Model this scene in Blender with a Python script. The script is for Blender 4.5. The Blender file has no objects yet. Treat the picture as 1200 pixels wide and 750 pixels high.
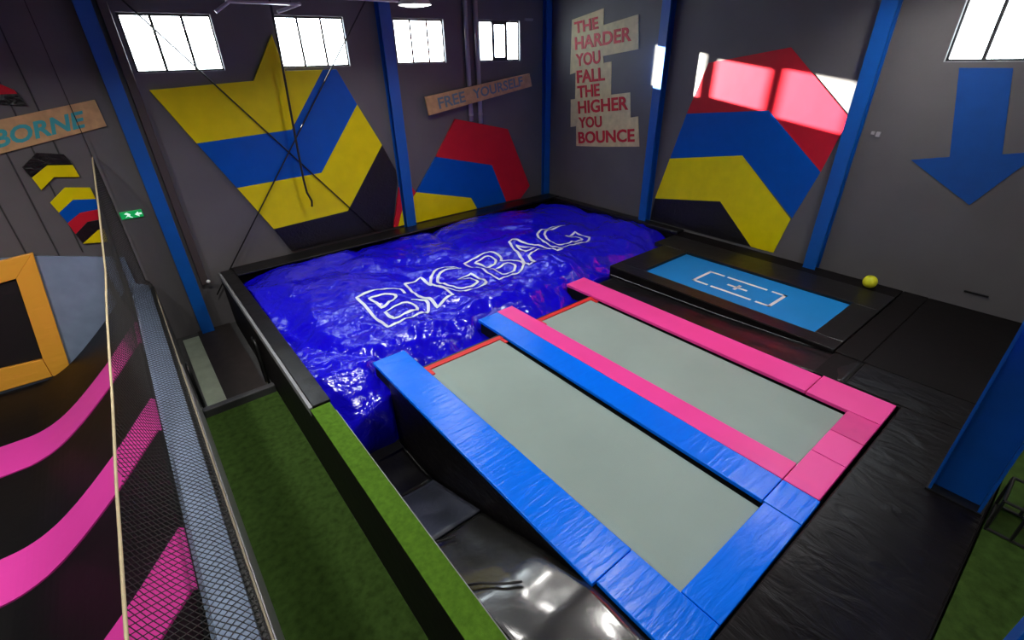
import bpy, math, random
from mathutils import Vector, Matrix, noise

# ------------------------------------------------------------------ camera, world, sun, exposure
scene = bpy.context.scene
COL = scene.collection

cam_data = bpy.data.cameras.new('camera')
cam_data.sensor_width = 36.0
cam_data.lens = 36.0 * 555.64 / 1200.0
cam_data.clip_start = 0.02
cam = bpy.data.objects.new('camera', cam_data)
COL.objects.link(cam)
cr = Vector((0.77891306, -0.62678009, -0.02100383))
cu = Vector((0.31896491, 0.36710348, 0.87378282))
cf = Vector((0.5399591, 0.68730034, -0.48586255))
m3 = Matrix((cr, cu, -cf)).transposed()
cam.matrix_world = Matrix.Translation((0, 0, 5.0)) @ m3.to_4x4()
scene.camera = cam

world = bpy.data.worlds.new('sky')
scene.world = world
world.use_nodes = True
bg = world.node_tree.nodes['Background']
bg.inputs['Color'].default_value = (0.86, 0.93, 1.0, 1)
bg.inputs['Strength'].default_value = 15.0

sun_data = bpy.data.lights.new('sun', 'SUN')
sun_data.energy = 190.0
sun_data.angle = math.radians(0.6)
sun_data.color = (1.0, 0.93, 0.80)
sun = bpy.data.objects.new('sun', sun_data)
COL.objects.link(sun)
sun.rotation_euler = Vector((0.287, -1.0, -0.162)).to_track_quat('-Z', 'Y').to_euler()
sun.location = (3, 30, 12)

scene.view_settings.view_transform = 'Standard'
scene.view_settings.look = 'None'
scene.view_settings.gamma = 1.0
scene.view_settings.use_curve_mapping = False
scene.view_settings.exposure = 0.0

LAMP_WATT = 92.0

# ------------------------------------------------------------------ materials
def srgb(r, g, b):
    f = lambda c: (c / 12.92) if c <= 0.04045 else ((c + 0.055) / 1.055) ** 2.4
    return tuple(f(c / 255.0) for c in (r, g, b))

MATS = {}
def mat(name, col, rough=0.5, metal=0.0, var=0.0, vscale=3.0, bump=0.0, bscale=20.0, bdist=0.02,
        stretch=(1, 1, 1), spec=0.5, coat=0.0, emit=None, estr=0.0, detail=4.0, dist=0.0, sheen=0.0):
    if name in MATS: return MATS[name]
    m = bpy.data.materials.new(name); m.use_nodes = True
    nt = m.node_tree; N = nt.nodes; L = nt.links
    b = N['Principled BSDF']
    b.inputs['Base Color'].default_value = (*col, 1)
    b.inputs['Roughness'].default_value = rough
    b.inputs['Metallic'].default_value = metal
    b.inputs['Specular IOR Level'].default_value = spec
    b.inputs['Coat Weight'].default_value = coat
    b.inputs['Coat Roughness'].default_value = 0.12
    if emit:
        b.inputs['Emission Color'].default_value = (*emit, 1)
        b.inputs['Emission Strength'].default_value = estr
    tc = N.new('ShaderNodeTexCoord')
    if var > 0:
        nz = N.new('ShaderNodeTexNoise'); nz.inputs['Scale'].default_value = vscale
        nz.inputs['Detail'].default_value = 5
        L.new(tc.outputs['Object'], nz.inputs['Vector'])
        rp = N.new('ShaderNodeValToRGB')
        rp.color_ramp.elements[0].position = 0.3; rp.color_ramp.elements[1].position = 0.7
        rp.color_ramp.elements[0].color = (*[c * (1 - var) for c in col], 1)
        rp.color_ramp.elements[1].color = (*[min(1, c * (1 + var)) for c in col], 1)
        L.new(nz.outputs['Fac'], rp.inputs['Fac'])
        L.new(rp.outputs['Color'], b.inputs['Base Color'])
    if bump > 0:
        mp = N.new('ShaderNodeMapping'); mp.inputs['Scale'].default_value = stretch
        L.new(tc.outputs['Object'], mp.inputs['Vector'])
        n2 = N.new('ShaderNodeTexNoise'); n2.inputs['Scale'].default_value = bscale
        n2.inputs['Detail'].default_value = detail; n2.inputs['Distortion'].default_value = dist
        L.new(mp.outputs['Vector'], n2.inputs['Vector'])
        bp = N.new('ShaderNodeBump'); bp.inputs['Strength'].default_value = bump
        bp.inputs['Distance'].default_value = bdist
        L.new(n2.outputs['Fac'], bp.inputs['Height'])
        L.new(bp.outputs['Normal'], b.inputs['Normal'])
    MATS[name] = m
    return m

def weave_mat(name, col, scale=55.0):
    m = mat(name, col, rough=0.6, var=0.06, vscale=0.8, spec=0.3)
    nt = m.node_tree; N = nt.nodes; L = nt.links; b = N['Principled BSDF']
    tc = N.new('ShaderNodeTexCoord')
    br = N.new('ShaderNodeTexBrick')
    br.inputs['Scale'].default_value = scale / 4
    br.inputs['Mortar Size'].default_value = 0.04
    br.inputs['Color1'].default_value = (1, 1, 1, 1); br.inputs['Color2'].default_value = (0.8, 0.8, 0.8, 1)
    br.inputs['Mortar'].default_value = (0.2, 0.2, 0.2, 1)
    L.new(tc.outputs['Object'], br.inputs['Vector'])
    bp = N.new('ShaderNodeBump'); bp.inputs['Strength'].default_value = 0.25; bp.inputs['Distance'].default_value = 0.01
    L.new(br.outputs['Color'], bp.inputs['Height']); L.new(bp.outputs['Normal'], b.inputs['Normal'])
    return m

def glass_mat():
    m = bpy.data.materials.new('window_glass'); m.use_nodes = True
    nt = m.node_tree; N = nt.nodes; L = nt.links
    for n in list(N):
        if n.type != 'OUTPUT_MATERIAL': N.remove(n)
    out = [n for n in N if n.type == 'OUTPUT_MATERIAL'][0]
    tr = N.new('ShaderNodeBsdfTransparent'); tr.inputs['Color'].default_value = (0.95, 0.97, 0.97, 1)
    gl = N.new('ShaderNodeBsdfGlossy'); gl.inputs['Roughness'].default_value = 0.02
    mx = N.new('ShaderNodeMixShader'); mx.inputs['Fac'].default_value = 0.06
    L.new(tr.outputs[0], mx.inputs[1]); L.new(gl.outputs[0], mx.inputs[2]); L.new(mx.outputs[0], out.inputs['Surface'])
    return m

M_WALL = mat('wall_paint', (0.115, 0.108, 0.112), 0.55, var=0.10, vscale=0.7, bump=0.15, bscale=8)
M_CEIL = mat('ceiling_paint', (0.16, 0.16, 0.17), 0.8)
M_CONC = mat('concrete', (0.05, 0.05, 0.05), 0.8, var=0.2)
M_BLACK = mat('black_vinyl', (0.006, 0.0055, 0.006), 0.32, spec=0.4, bump=0.35, bscale=2.2, bdist=0.05, detail=6, stretch=(1, 1, 1), var=0.3, vscale=2)
M_BLACKW = mat('black_vinyl_wrinkled', (0.005, 0.004, 0.0045), 0.36, spec=0.2, bump=0.5, bscale=3.5, bdist=0.05, detail=5, dist=1.5, stretch=(1, 0.35, 1))
M_BLACKM = mat('black_mat', (0.005, 0.004, 0.0042), 0.55, spec=0.12, bump=0.3, bscale=5, var=0.25, vscale=3)
M_BLACKP = mat('black_mural_pad', (0.006, 0.005, 0.006), 0.3, bump=0.5, bscale=7, bdist=0.04, dist=2)
M_BROWN = mat('dark_brown_mat', (0.022, 0.016, 0.014), 0.6, var=0.25, vscale=4)
M_STEELB = mat('blue_painted_steel', srgb(0, 84, 172), 0.42, var=0.08, vscale=2)
M_BLUEP = mat('blue_vinyl', srgb(0, 118, 255), 0.24, spec=0.24, bump=0.5, bscale=5, bdist=0.025, stretch=(0.4, 2.2, 1), dist=0.6)
M_PINK = mat('pink_vinyl', srgb(255, 74, 165), 0.38, spec=0.25, bump=0.2, bscale=4, bdist=0.015, stretch=(0.4, 2.0, 1), var=0.06, vscale=1.2)
M_MAGENTA = mat('magenta_vinyl', srgb(232, 66, 172), 0.38, bump=0.3, bscale=4, bdist=0.02)
M_BED = weave_mat('grey_trampoline_bed', srgb(150, 169, 161))
M_BEDBLUE = weave_mat('blue_trampoline_bed', srgb(6, 128, 200), 45)
M_BEDBLK = weave_mat('black_trampoline_bed', (0.014, 0.013, 0.014), 45)
M_REDEDGE = mat('red_webbing', srgb(225, 45, 40), 0.55, bump=0.2, bscale=60)
M_WHITE = mat('white_tape', srgb(225, 230, 225), 0.5, var=0.05)
M_WPRINT = mat('white_print', srgb(225, 230, 245), 0.4, var=0.05)
M_BAG = mat('blue_airbag_vinyl', srgb(20, 8, 215), 0.13, spec=0.6, bump=0.65, bscale=2.6, bdist=0.07, detail=4, dist=1.3, stretch=(1, 1, 1))
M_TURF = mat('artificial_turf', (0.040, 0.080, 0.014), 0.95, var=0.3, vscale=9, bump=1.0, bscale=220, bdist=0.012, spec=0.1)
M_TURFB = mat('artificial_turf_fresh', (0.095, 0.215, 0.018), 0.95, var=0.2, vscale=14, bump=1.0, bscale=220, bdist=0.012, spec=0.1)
M_YEL = mat('yellow_mural', srgb(228, 210, 4), 0.36, spec=0.25, bump=0.12, bscale=3, var=0.05)
M_BLU = mat('blue_mural', srgb(0, 82, 180), 0.30, spec=0.25, bump=0.3, bscale=3, bdist=0.03, var=0.05)
M_RED = mat('red_mural', srgb(200, 30, 48), 0.36, spec=0.25, bump=0.1, bscale=3, var=0.05)
M_CREAM = mat('cream_board', srgb(212, 196, 150), 0.6, var=0.12, vscale=5)
M_TAN = mat('tan_board', srgb(196, 156, 106), 0.6, var=0.15, vscale=6)
M_LRED = mat('red_lettering', srgb(205, 30, 50), 0.5)
M_TEAL = mat('teal_lettering', srgb(60, 165, 170), 0.5)
M_TEALD = mat('faded_teal_lettering', srgb(105, 130, 135), 0.5)
M_ARROW = mat('blue_wall_paint', srgb(0, 72, 150), 0.5, var=0.08)
M_FRAME = mat('dark_window_frame', (0.022, 0.022, 0.024), 0.4)
M_SILL = mat('pale_window_reveal', (0.32, 0.33, 0.34), 0.5)
M_GLASS = glass_mat()
M_GREYM = mat('grey_metal', (0.30, 0.30, 0.31), 0.45, 0.4, var=0.1)
M_DKMET = mat('black_metal', (0.012, 0.012, 0.012), 0.4, 0.3)
M_PIPE = mat('grey_plastic_pipe', srgb(165, 160, 165), 0.45)
M_BRPIPE = mat('brown_pipe', (0.06, 0.045, 0.045), 0.5)
M_CABLE = mat('black_cable', (0.012, 0.011, 0.011), 0.6)
M_ROPE = mat('cream_rope', srgb(205, 190, 150), 0.8, bump=0.5, bscale=80)
M_ROPED = mat('weathered_rope', srgb(150, 140, 118), 0.8, bump=0.5, bscale=80)
M_NET = mat('black_net_cord', (0.020, 0.020, 0.018), 0.7)
M_GREYV = mat('blue_grey_vinyl', srgb(132, 150, 176), 0.5, bump=0.2, bscale=4, var=0.08)
M_ORANGE = mat('orange_vinyl', srgb(255, 182, 62), 0.36, bump=0.45, bscale=4, bdist=0.03, stretch=(0.6, 1, 2))
M_PALE = mat('pale_green_board', srgb(150, 160, 140), 0.5, var=0.15)
M_BALL = mat('yellow_ball_rubber', srgb(225, 225, 40), 0.45, bump=0.1)
M_LAMPW = mat('white_enamel', (0.75, 0.75, 0.75), 0.35)
M_LAMPE = mat('lamp_lens', (0.9, 0.9, 0.9), 0.4, emit=(1.0, 0.97, 0.92), estr=14.0)
M_EXIT = mat('exit_sign_face', srgb(10, 150, 80), 0.4, emit=srgb(20, 220, 110), estr=0.3)
M_EXITW = mat('exit_sign_symbol', (0.7, 0.9, 0.8), 0.4, emit=(0.7, 1.0, 0.85), estr=0.7)
M_DKGREY = mat('dark_grey_pad', (0.05, 0.05, 0.053), 0.45, var=0.15)
M_RAMP = mat('black_ramp_vinyl', (0.006, 0.0055, 0.006), 0.42, spec=0.15, bump=0.2, bscale=2, bdist=0.03)
M_SEAM = mat('dark_joint', (0.03, 0.028, 0.03), 0.7)

# ------------------------------------------------------------------ mesh helpers
class MB:
    def __init__(s): s.v = []; s.f = []
    def box(s, x0, x1, y0, y1, z0, z1):
        o = len(s.v)
        s.v += [(x0,y0,z0),(x1,y0,z0),(x1,y1,z0),(x0,y1,z0),(x0,y0,z1),(x1,y0,z1),(x1,y1,z1),(x0,y1,z1)]
        s.f += [tuple(o+i for i in q) for q in ((0,3,2,1),(4,5,6,7),(0,1,5,4),(1,2,6,5),(2,3,7,6),(3,0,4,7))]
        return s
    def prism(s, pts, fn0, fn1):
        """polygon pts (2-D) mapped by fn0 (back) and fn1 (front)"""
        n = len(pts); o = len(s.v)
        s.v += [fn0(*p) for p in pts] + [fn1(*p) for p in pts]
        s.f += [tuple(range(o, o+n)), tuple(range(o+2*n-1, o+n-1, -1))]
        for i in range(n):
            j = (i+1) % n
            s.f.append((o+i, o+n+i, o+n+j, o+j))
        return s
    def tube(s, pts, r, n=8, caps=True):
        pts = [Vector(p) for p in pts]; o = len(s.v); K = len(pts)
        up = None
        for i, p in enumerate(pts):
            t = (pts[min(i+1, K-1)] - pts[max(i-1, 0)]).normalized()
            if up is None:
                up = Vector((0,0,1)) if abs(t.z) < 0.9 else Vector((1,0,0))
            a = t.cross(up).normalized(); b = a.cross(t).normalized()
            up = b
            for k in range(n):
                c, q = math.cos(2*math.pi*k/n), math.sin(2*math.pi*k/n)
                s.v.append(tuple(p + a*(r*c) + b*(r*q)))
        for i in range(K-1):
            for k in range(n):
                k2 = (k+1) % n
                s.f.append((o+i*n+k, o+i*n+k2, o+(i+1)*n+k2, o+(i+1)*n+k))
        if caps:
            s.f.append(tuple(o+k for k in range(n-1, -1, -1)))
            s.f.append(tuple(o+(K-1)*n+k for k in range(n)))
        return s
    def lathe(s, prof, c, n=24):
        o = len(s.v); K = len(prof)
        for r, z in prof:
            for k in range(n):
                a = 2*math.pi*k/n
                s.v.append((c[0]+r*math.cos(a), c[1]+r*math.sin(a), c[2]+z))
        for i in range(K-1):
            for k in range(n):
                k2 = (k+1) % n
                s.f.append((o+i*n+k, o+i*n+k2, o+(i+1)*n+k2, o+(i+1)*n+k))
        return s
    def sheet(s, rows, thick=None):
        """rows: list of rows of points (a grid)"""
        o = len(s.v); w = len(rows[0])
        for r in rows: s.v += [tuple(p) for p in r]
        for i in range(len(rows)-1):
            for j in range(w-1):
                s.f.append((o+i*w+j, o+i*w+j+1, o+(i+1)*w+j+1, o+(i+1)*w+j))
        return s
    def build(s, name, m, parent=None, bevel=0.0, smooth=False, seg=2, fix=True):
        if parent is not None:
            b = Vector(parent.get('_base', (0,0,0)))
        else:
            xs = [v[0] for v in s.v]; ys = [v[1] for v in s.v]; zs = [v[2] for v in s.v]
            b = Vector(((min(xs)+max(xs))/2, (min(ys)+max(ys))/2, min(zs)))
        me = bpy.data.meshes.new(name)
        me.from_pydata([tuple(Vector(v)-b) for v in s.v], [], s.f)
        if fix:
            import bmesh
            bm = bmesh.new(); bm.from_mesh(me)
            bmesh.ops.recalc_face_normals(bm, faces=bm.faces)
            bm.to_mesh(me); bm.free()
        me.materials.append(m)
        if smooth:
            me.polygons.foreach_set('use_smooth', [True]*len(me.polygons))
        me.update()
        ob = bpy.data.objects.new(name, me); COL.objects.link(ob)
        if parent is not None:
            ob.parent = parent
            ob['_base'] = tuple(b)
        else:
            ob.location = b
            ob['_base'] = tuple(b)
        if bevel > 0:
            bv = ob.modifiers.new('bevel', 'BEVEL'); bv.width = bevel; bv.segments = seg; bv.limit_method = 'ANGLE'
        return ob

def thing(name, label, cat, base, group=None):
    o = bpy.data.objects.new(name, None); COL.objects.link(o)
    o.location = base; o['_base'] = tuple(float(c) for c in base); o.empty_display_size = 0.2
    o['label'] = label; o['category'] = cat
    if group: o['group'] = group
    return o
def tag(o, label, cat, group=None):
    o['label'] = label; o['category'] = cat
    if group: o['group'] = group
    return o
def struct(o, label=None):
    o['kind'] = 'structure'
    if label: o['label'] = label
    return o
def sroot(name, base, label=None):
    o = bpy.data.objects.new(name, None); COL.objects.link(o)
    o.location = base; o['_base'] = tuple(float(c) for c in base)
    o['kind'] = 'structure'
    if label: o['label'] = label
    return o
def box(*a): return MB().box(*a)

# ------------------------------------------------------------------ the room
XR, YB = 13.4, 14.55           # right wall, back wall
XL, YF, ZF, ZC = -9.0, -10.0, -1.6, 7.7
struct(box(XL-0.2, XR+0.2, YF-0.2, YB+0.2, ZF-0.2, ZF).build('floor', M_CONC), 'dark concrete floor slab of the hall')
struct(box(XL-0.2, XR+0.2, YF-0.2, YB+0.2, ZC, ZC+0.2).build('ceiling', M_CEIL), 'dark hall ceiling')

def wall_with_holes(name, axis, c0, c1, lo, hi, holes, label):
    """holes: (a0,a1,z0,z1) sorted along the wall"""
    mb = MB()
    def put(a0, a1, z0, z1):
        if axis == 'x': mb.box(a0, a1, c0, c1, z0, z1)
        else: mb.box(c0, c1, a0, a1, z0, z1)
    a = lo
    for (h0, h1, z0, z1) in sorted(holes):
        if h0 > a: put(a, h0, ZF, ZC)
        put(h0, h1, ZF, z0); put(h0, h1, z1, ZC)
        a = h1
    put(a, hi, ZF, ZC)
    return struct(mb.build(name, M_WALL, fix=False), label)

back_wins = [(0.95, 2.75, 4.84, 6.0), (4.10, 5.92, 4.85, 6.02), (7.38, 9.06, 4.86, 6.03), (10.38, 12.08, 4.86, 6.04)]
right_wins = [(1.25, 2.99, 4.72, 5.88)]
wall_back = wall_with_holes('wall_back', 'x', YB, YB+0.22, XL, XR+0.2, back_wins, 'dark grey back wall with high windows')
wall_right = wall_with_holes('wall_right', 'y', XR, XR+0.22, YF, YB, right_wins, 'dark grey side wall with painted arrow')
struct(box(XL-0.2, XL, YF, YB+0.2, ZF, ZC).build('wall_left', M_WALL))
struct(box(XL, XR+0.2, YF-0.2, YF, ZF, ZC).build('wall_front', M_WALL))

# vertical cladding joints on the back wall's end bay
for x in (-2.9, -2.25, -1.75, -1.33, -0.95):
    box(x-0.012, x+0.012, YB-0.02, YB, 1.2 if x < -1 else 3.2, ZC).build('panel_joint', M_SEAM, wall_back)

def window(n, axis, c, a0, a1, z0, z1, label, opened=False):
    mid = (a0+a1)/2
    r = sroot('window_%d' % n, (mid, c, z0) if axis == 'x' else (c, mid, z0), label)
    def B(p0, p1, d0, d1, q0, q1):
        return box(p0, p1, c+d0, c+d1, q0, q1) if axis == 'x' else box(c+d0, c+d1, p0, p1, q0, q1)
    t = 0.05
    fr = MB()
    for (p0, p1, q0, q1) in ((a0, a0+t, z0, z1), (a1-t, a1, z0, z1), (a0, a1, z0, z0+t), (a0, a1, z1-t, z1)):
        b = B(p0, p1, 0.08, 0.15, q0, q1); o = len(fr.v); fr.v += b.v; fr.f += [tuple(o+i for i in f) for f in b.f]
    fr.build('window_frame', M_FRAME, r)
    w = (a1-a0)/3
    for k in (1, 2):
        B(a0+k*w-0.03, a0+k*w+0.03, 0.085, 0.145, z0+t, z1-t).build('mullion', M_FRAME, r)
    for k in range(3):
        B(a0+k*w+(t if k == 0 else 0.03), a0+(k+1)*w-(t if k == 2 else 0.03), 0.112, 0.118, z0+t, z1-t).build('pane', M_GLASS, r)
    if opened:
        s = MB(); p0, p1 = a0+w-0.01, a0+2*w+0.01
        for (u0, u1, q0, q1) in ((p0-.03, p0+.08, z0+t, z1-t), (p1-.08, p1+.03, z0+t, z1-t), (p0, p1, z0+t, z0+t+.07), (p0, p1, z1-t-.07, z1-t)):
            b = B(u0, u1, 0.05, 0.08, q0, q1); o = len(s.v); s.v += b.v; s.f += [tuple(o+i for i in f) for f in b.f]
        s.build('sash', M_FRAME, r)
    # pale reveal at the sides of the opening
    B(a1-0.012, a1, 0.0, 0.08, z0, z1).build('reveal', M_SILL, r)
    B(a0, a1, 0.0, 0.08, z0, z0+0.012).build('window_sill', M_SILL, r)
    return r
for i, (a0, a1, z0, z1) in enumerate(back_wins):
    window(i+1, 'x', YB, a0, a1, z0, z1, 'three-pane high window in the back wall', opened=(i == 3))
for i, (a0, a1, z0, z1) in enumerate(right_wins):
    window(len(back_wins)+1, 'y', XR, a0, a1, z0, z1, 'high window above the painted blue arrow')

# ------------------------------------------------------------------ steel columns
def h_column(axis, a0, a1, c_wall, depth, z0, z1, label):
    """H section with its flanges parallel to the wall"""
    mid = (a0+a1)/2
    base = (mid, c_wall-depth/2, z0) if axis == 'x' else (c_wall-depth/2, mid, z0)
    r = thing('steel_column', label, 'column', base, 'blue steel columns along the walls')
    def B(p0, p1, d0, d1):
        return box(p0, p1, c_wall-d1, c_wall-d0, z0, z1) if axis == 'x' else box(c_wall-d1, c_wall-d0, p0, p1, z0, z1)
    B(a0, a1, depth-0.025, depth).build('flange', M_STEELB, r)
    B(a0, a1, 0.0, 0.025).build('flange', M_STEELB, r)
    B(mid-0.015, mid+0.015, 0.025, depth-0.025).build('web', M_STEELB, r)
    return r
h_column('x', 0.30, 0.60, YB, 0.27, ZF, ZC, 'blue steel column rising beside the narrow turf lane')
h_column('x', 6.86, 7.20, YB, 0.27, -0.02, ZC, 'blue steel column between the yellow-blue mural and the red mural')
h_column('x', 13.12, 13.38, YB, 0.2, -0.02, ZC, 'blue steel column in the corner behind the airbag')
h_column('y', 9.36, 9.64, XR, 0.27, 0.0, ZC, 'blue steel column beside the red-lettered sign')
h_column('y', 4.00, 4.30, XR, 0.27, 0.0, ZC, 'blue steel column between the red-topped mural and the arrow')

# free-standing H column near the turf
r = thing('steel_column', 'wide blue free-standing steel column beside the turf and black rack', 'column', (6.92, -0.21, 0), 'blue steel columns along the walls')
box(6.80, 7.10, 0.02, 0.05, 0, ZC).build('flange', M_STEELB, r)
box(6.80, 7.10, -0.47, -0.44, 0, ZC).build('flange', M_STEELB, r)
box(6.94, 6.97, -0.44, 0.02, 0, ZC).build('web', M_STEELB, r)
box(6.78, 7.12, -0.49, 0.07, 0, 0.025).build('base_plate', M_DKMET, r)
# ------------------------------------------------------------------ deck and floors
deck = MB()
deck.box(1.47, XR, -0.52, 0.80, ZF, -0.02)
deck.box(8.45, XR, 0.80, 2.10, ZF, -0.02)
deck.box(9.45, 13.35, 2.10, 7.62, ZF, -0.10)
struct(deck.build('floor_deck', M_BLACKM, fix=False), 'black raised deck around the trampolines')

def mat_thing(name, label, x0, x1, y0, y1, z0, z1, m=M_BLACKM, group='black floor mats on the deck'):
    return tag(box(x0, x1, y0, y1, z0, z1).build(name, m, bevel=0.012), label, 'mat', group)
mat_thing('vinyl_mat', 'black floor mat between the grey wall and the free-standing blue column', 9.42, 13.38, -0.50, 1.64, -0.02, 0.0)
mat_thing('vinyl_mat', 'black floor mat between the blue trampoline and the bare side wall', 9.42, 13.38, 1.66, 2.12, -0.02, 0.0)
mat_thing('vinyl_mat', 'wrinkled black floor mat along the end of both grey trampolines', 2.55, 8.48, -0.50, 0.79, -0.02, 0.0, M_BLACKW)
mat_thing('vinyl_mat', 'narrow black floor mat beside the pink pad and blue column', 8.50, 9.40, -0.50, 1.60, -0.02, 0.0, M_BLACKW)

# turf on the right, behind the deck edge
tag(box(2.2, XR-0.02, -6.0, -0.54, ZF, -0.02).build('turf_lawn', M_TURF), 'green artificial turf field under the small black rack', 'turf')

# ------------------------------------------------------------------ left partition wall with turf on top
pw = struct(box(1.16, 1.47, -4.0, 14.35, ZF, -0.03).build('wall_partition', M_BLACKM), 'low black wall beside the turf lane')
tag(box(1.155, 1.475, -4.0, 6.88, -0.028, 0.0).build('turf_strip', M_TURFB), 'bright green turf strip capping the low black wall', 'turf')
tag(box(1.20, 1.50, 6.90, 14.35, -0.028, 0.035).build('edge_pad', M_BLACK, bevel=0.015), 'long black edge pad on the wall left of the airbag', 'pad')
tag(box(1.146, 1.157, 6.90, 14.35, -0.14, 0.02).box(1.157, 1.198, 6.90, 14.35, -0.026, 0.02).build('metal_edging', M_GREYM), 'thin grey metal edging along the airbag pit wall', 'edging')
tag(box(1.475, 1.485, 1.2, 6.6, -0.03, 0.004).build('edge_trim', M_GREYM), 'thin pale trim along the bright turf strip', 'edging')

# back and right borders of the airbag pit
struct(box(1.47, XR, 13.95, YB, ZF, 0.0).build('wall_pit_rear', M_BLACKM), 'black rear wall of the airbag pit')
tag(box(1.50, 13.36, 13.72, 14.36, 0.002, 0.07).build('edge_pad', M_BLACK, bevel=0.03), 'long black edge pad behind the airbag under the murals', 'pad')
tag(box(13.02, 13.38, 8.02, 13.70, -0.047, 0.06).build('edge_pad', M_BLACK, bevel=0.03), 'black edge pad under the red-lettered sign', 'pad')
struct(box(13.05, XR, 8.0, 13.95, ZF, -0.05).build('wall_pit_side', M_BLACKM), 'black side wall of the airbag pit')
# ------------------------------------------------------------------ turf lane (lower corridor)
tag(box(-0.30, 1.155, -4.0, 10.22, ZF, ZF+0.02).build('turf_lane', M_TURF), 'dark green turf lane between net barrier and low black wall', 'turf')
tag(box(-0.28, 1.15, 10.22, 10.38, ZF, ZF+0.2).build('threshold_beam', M_DKGREY, bevel=0.02), 'dark grey threshold beam across the end of the turf lane', 'beam')
tag(box(0.20, 1.01, 10.39, 14.50, ZF, ZF+0.05).build('vinyl_mat', M_BROWN), 'dark brown floor mat beyond the threshold beam', 'mat')
tag(box(-0.19, 0.19, 10.39, 14.20, ZF, ZF+0.07).build('board', M_PALE, bevel=0.01), 'pale grey-green board lying on the floor beside the brown mat', 'board')
def gate_post(x, y, h, label):
    r = thing('gate_post', label, 'post', (x, y, ZF), 'black posts at the lane threshold')
    MB().tube([(x, y, ZF), (x, y, ZF+h-0.1), (x, y+0.08, ZF+h), (x, y+0.3, ZF+h), (x, y+0.38, ZF+h-0.1), (x, y+0.38, ZF)], 0.032, 8).build('tube', M_DKMET, r, smooth=True)
    box(x-0.05, x+0.05, y-0.05, y+0.05, ZF, ZF+0.02).build('foot', M_DKMET, r)
gate_post(-0.246, 10.43, 1.15, 'black arched gate post beside the pale board')
gate_post(1.07, 10.43, 1.25, 'black arched gate post against the pit wall')

# ------------------------------------------------------------------ barrier and curved trampoline ramp
struct(box(-0.62, -0.31, -4.0, 14.50, ZF, 0.02).build('wall_barrier', M_CONC), 'low dark barrier wall under the net')
tag(box(-0.385, -0.345, -3.9, 14.3, 0.02, 0.07).build('base_rail', M_DKMET), 'black base rail under the net', 'rail')
tag(MB().tube([(-0.312, y, 0.085+0.006*math.sin(y*2)) for y in [-3.9+0.6*i for i in range(31)]], 0.012, 6).build('base_rope', M_ROPED, smooth=True), 'cream base rope laced along the bottom of the net', 'rope')
tag(box(-0.309, -0.296, -3.9, 10.1, ZF+0.02, -0.12).build('barrier_panel', M_GREYM), 'thin grey metal face panel along the turf lane barrier', 'panel')

PROF = [(-8.6,-1.60),(-6.0,-1.60),(-4.2,-1.60),(-3.4,-1.60),(-3.0,-1.57),(-2.6,-1.41),(-2.2,-1.13),(-1.8,-0.79),(-1.4,-0.42),(-1.05,-0.06),(-0.765,0.23)]
def prof_pts(n=4):
    out = []
    for i in range(len(PROF)-1):
        p0 = Vector(PROF[max(i-1,0)]); p1 = Vector(PROF[i]); p2 = Vector(PROF[i+1]); p3 = Vector(PROF[min(i+2,len(PROF)-1)])
        for k in range(n):
            t = k/n
            out.append(0.5*((2*p1)+(p2-p0)*t+(2*p0-5*p1+4*p2-p3)*t*t+(3*p1-p0-3*p2+p3)*t*t*t))
    out.append(Vector(PROF[-1]))
    return out
PP = prof_pts()
def ramp_strip(name, m, y0, y1, lift, thick, parent, ny=2, i0=0):
    mb = MB(); pts = PP[i0:]
    nrm = []
    for i, p in enumerate(pts):
        t = (pts[min(i+1,len(pts)-1)]-pts[max(i-1,0)]).normalized()
        nrm.append(Vector((-t.y, t.x)))
    top = [p+n*lift for p, n in zip(pts, nrm)]; bot = [p+n*(lift-thick) for p, n in zip(pts, nrm)]
    loop = top + bot[::-1]
    mb.prism([(q.x, q.y) for q in loop], lambda x, z: (x, y0, z), lambda x, z: (x, y1, z))
    # replace the two n-gon caps with quads
    n = len(loop); h = len(top)
    mb.f = mb.f[2:]
    for i in range(h-1):
        mb.f.append((i, i+1, n-2-i, n-1-i)); mb.f.append((n+i, n+i+1, n+n-2-i, n+n-1-i))
    return mb.build(name, m, parent)
ramp = thing('trampoline_ramp', 'black trampoline floor curving up to the net with magenta cross pads', 'trampoline', (-4.0, 6.0, ZF+0.0))
stripes = [(-2.0,-1.0),(1.15,2.1),(4.4,5.35),(7.52,8.5),(10.78,11.85)]
ya = -4.0
for (s0, s1) in stripes + [(14.20, None)]:
    ramp_strip('bed', M_RAMP, ya+0.01, s0-0.01, 0.05, 0.04, ramp)
    if s1:
        ramp_strip('cross_pad', M_MAGENTA, s0, s1, 0.07, 0.06, ramp)
        ya = s1
# blue-grey cap pad sloping from the ramp head to the net base
cap = MB(); cap.prism([(-0.755, 0.26), (-0.70, 0.31), (-0.40, 0.15), (-0.40, 0.03), (-0.60, 0.03), (-0.74, 0.20)], lambda x, z: (x, -4.0, z), lambda x, z: (x, 14.28, z))
tag(cap.build('cap_pad', M_GREYV), 'long blue-grey cap pad between the curved ramp and the net', 'pad')

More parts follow.
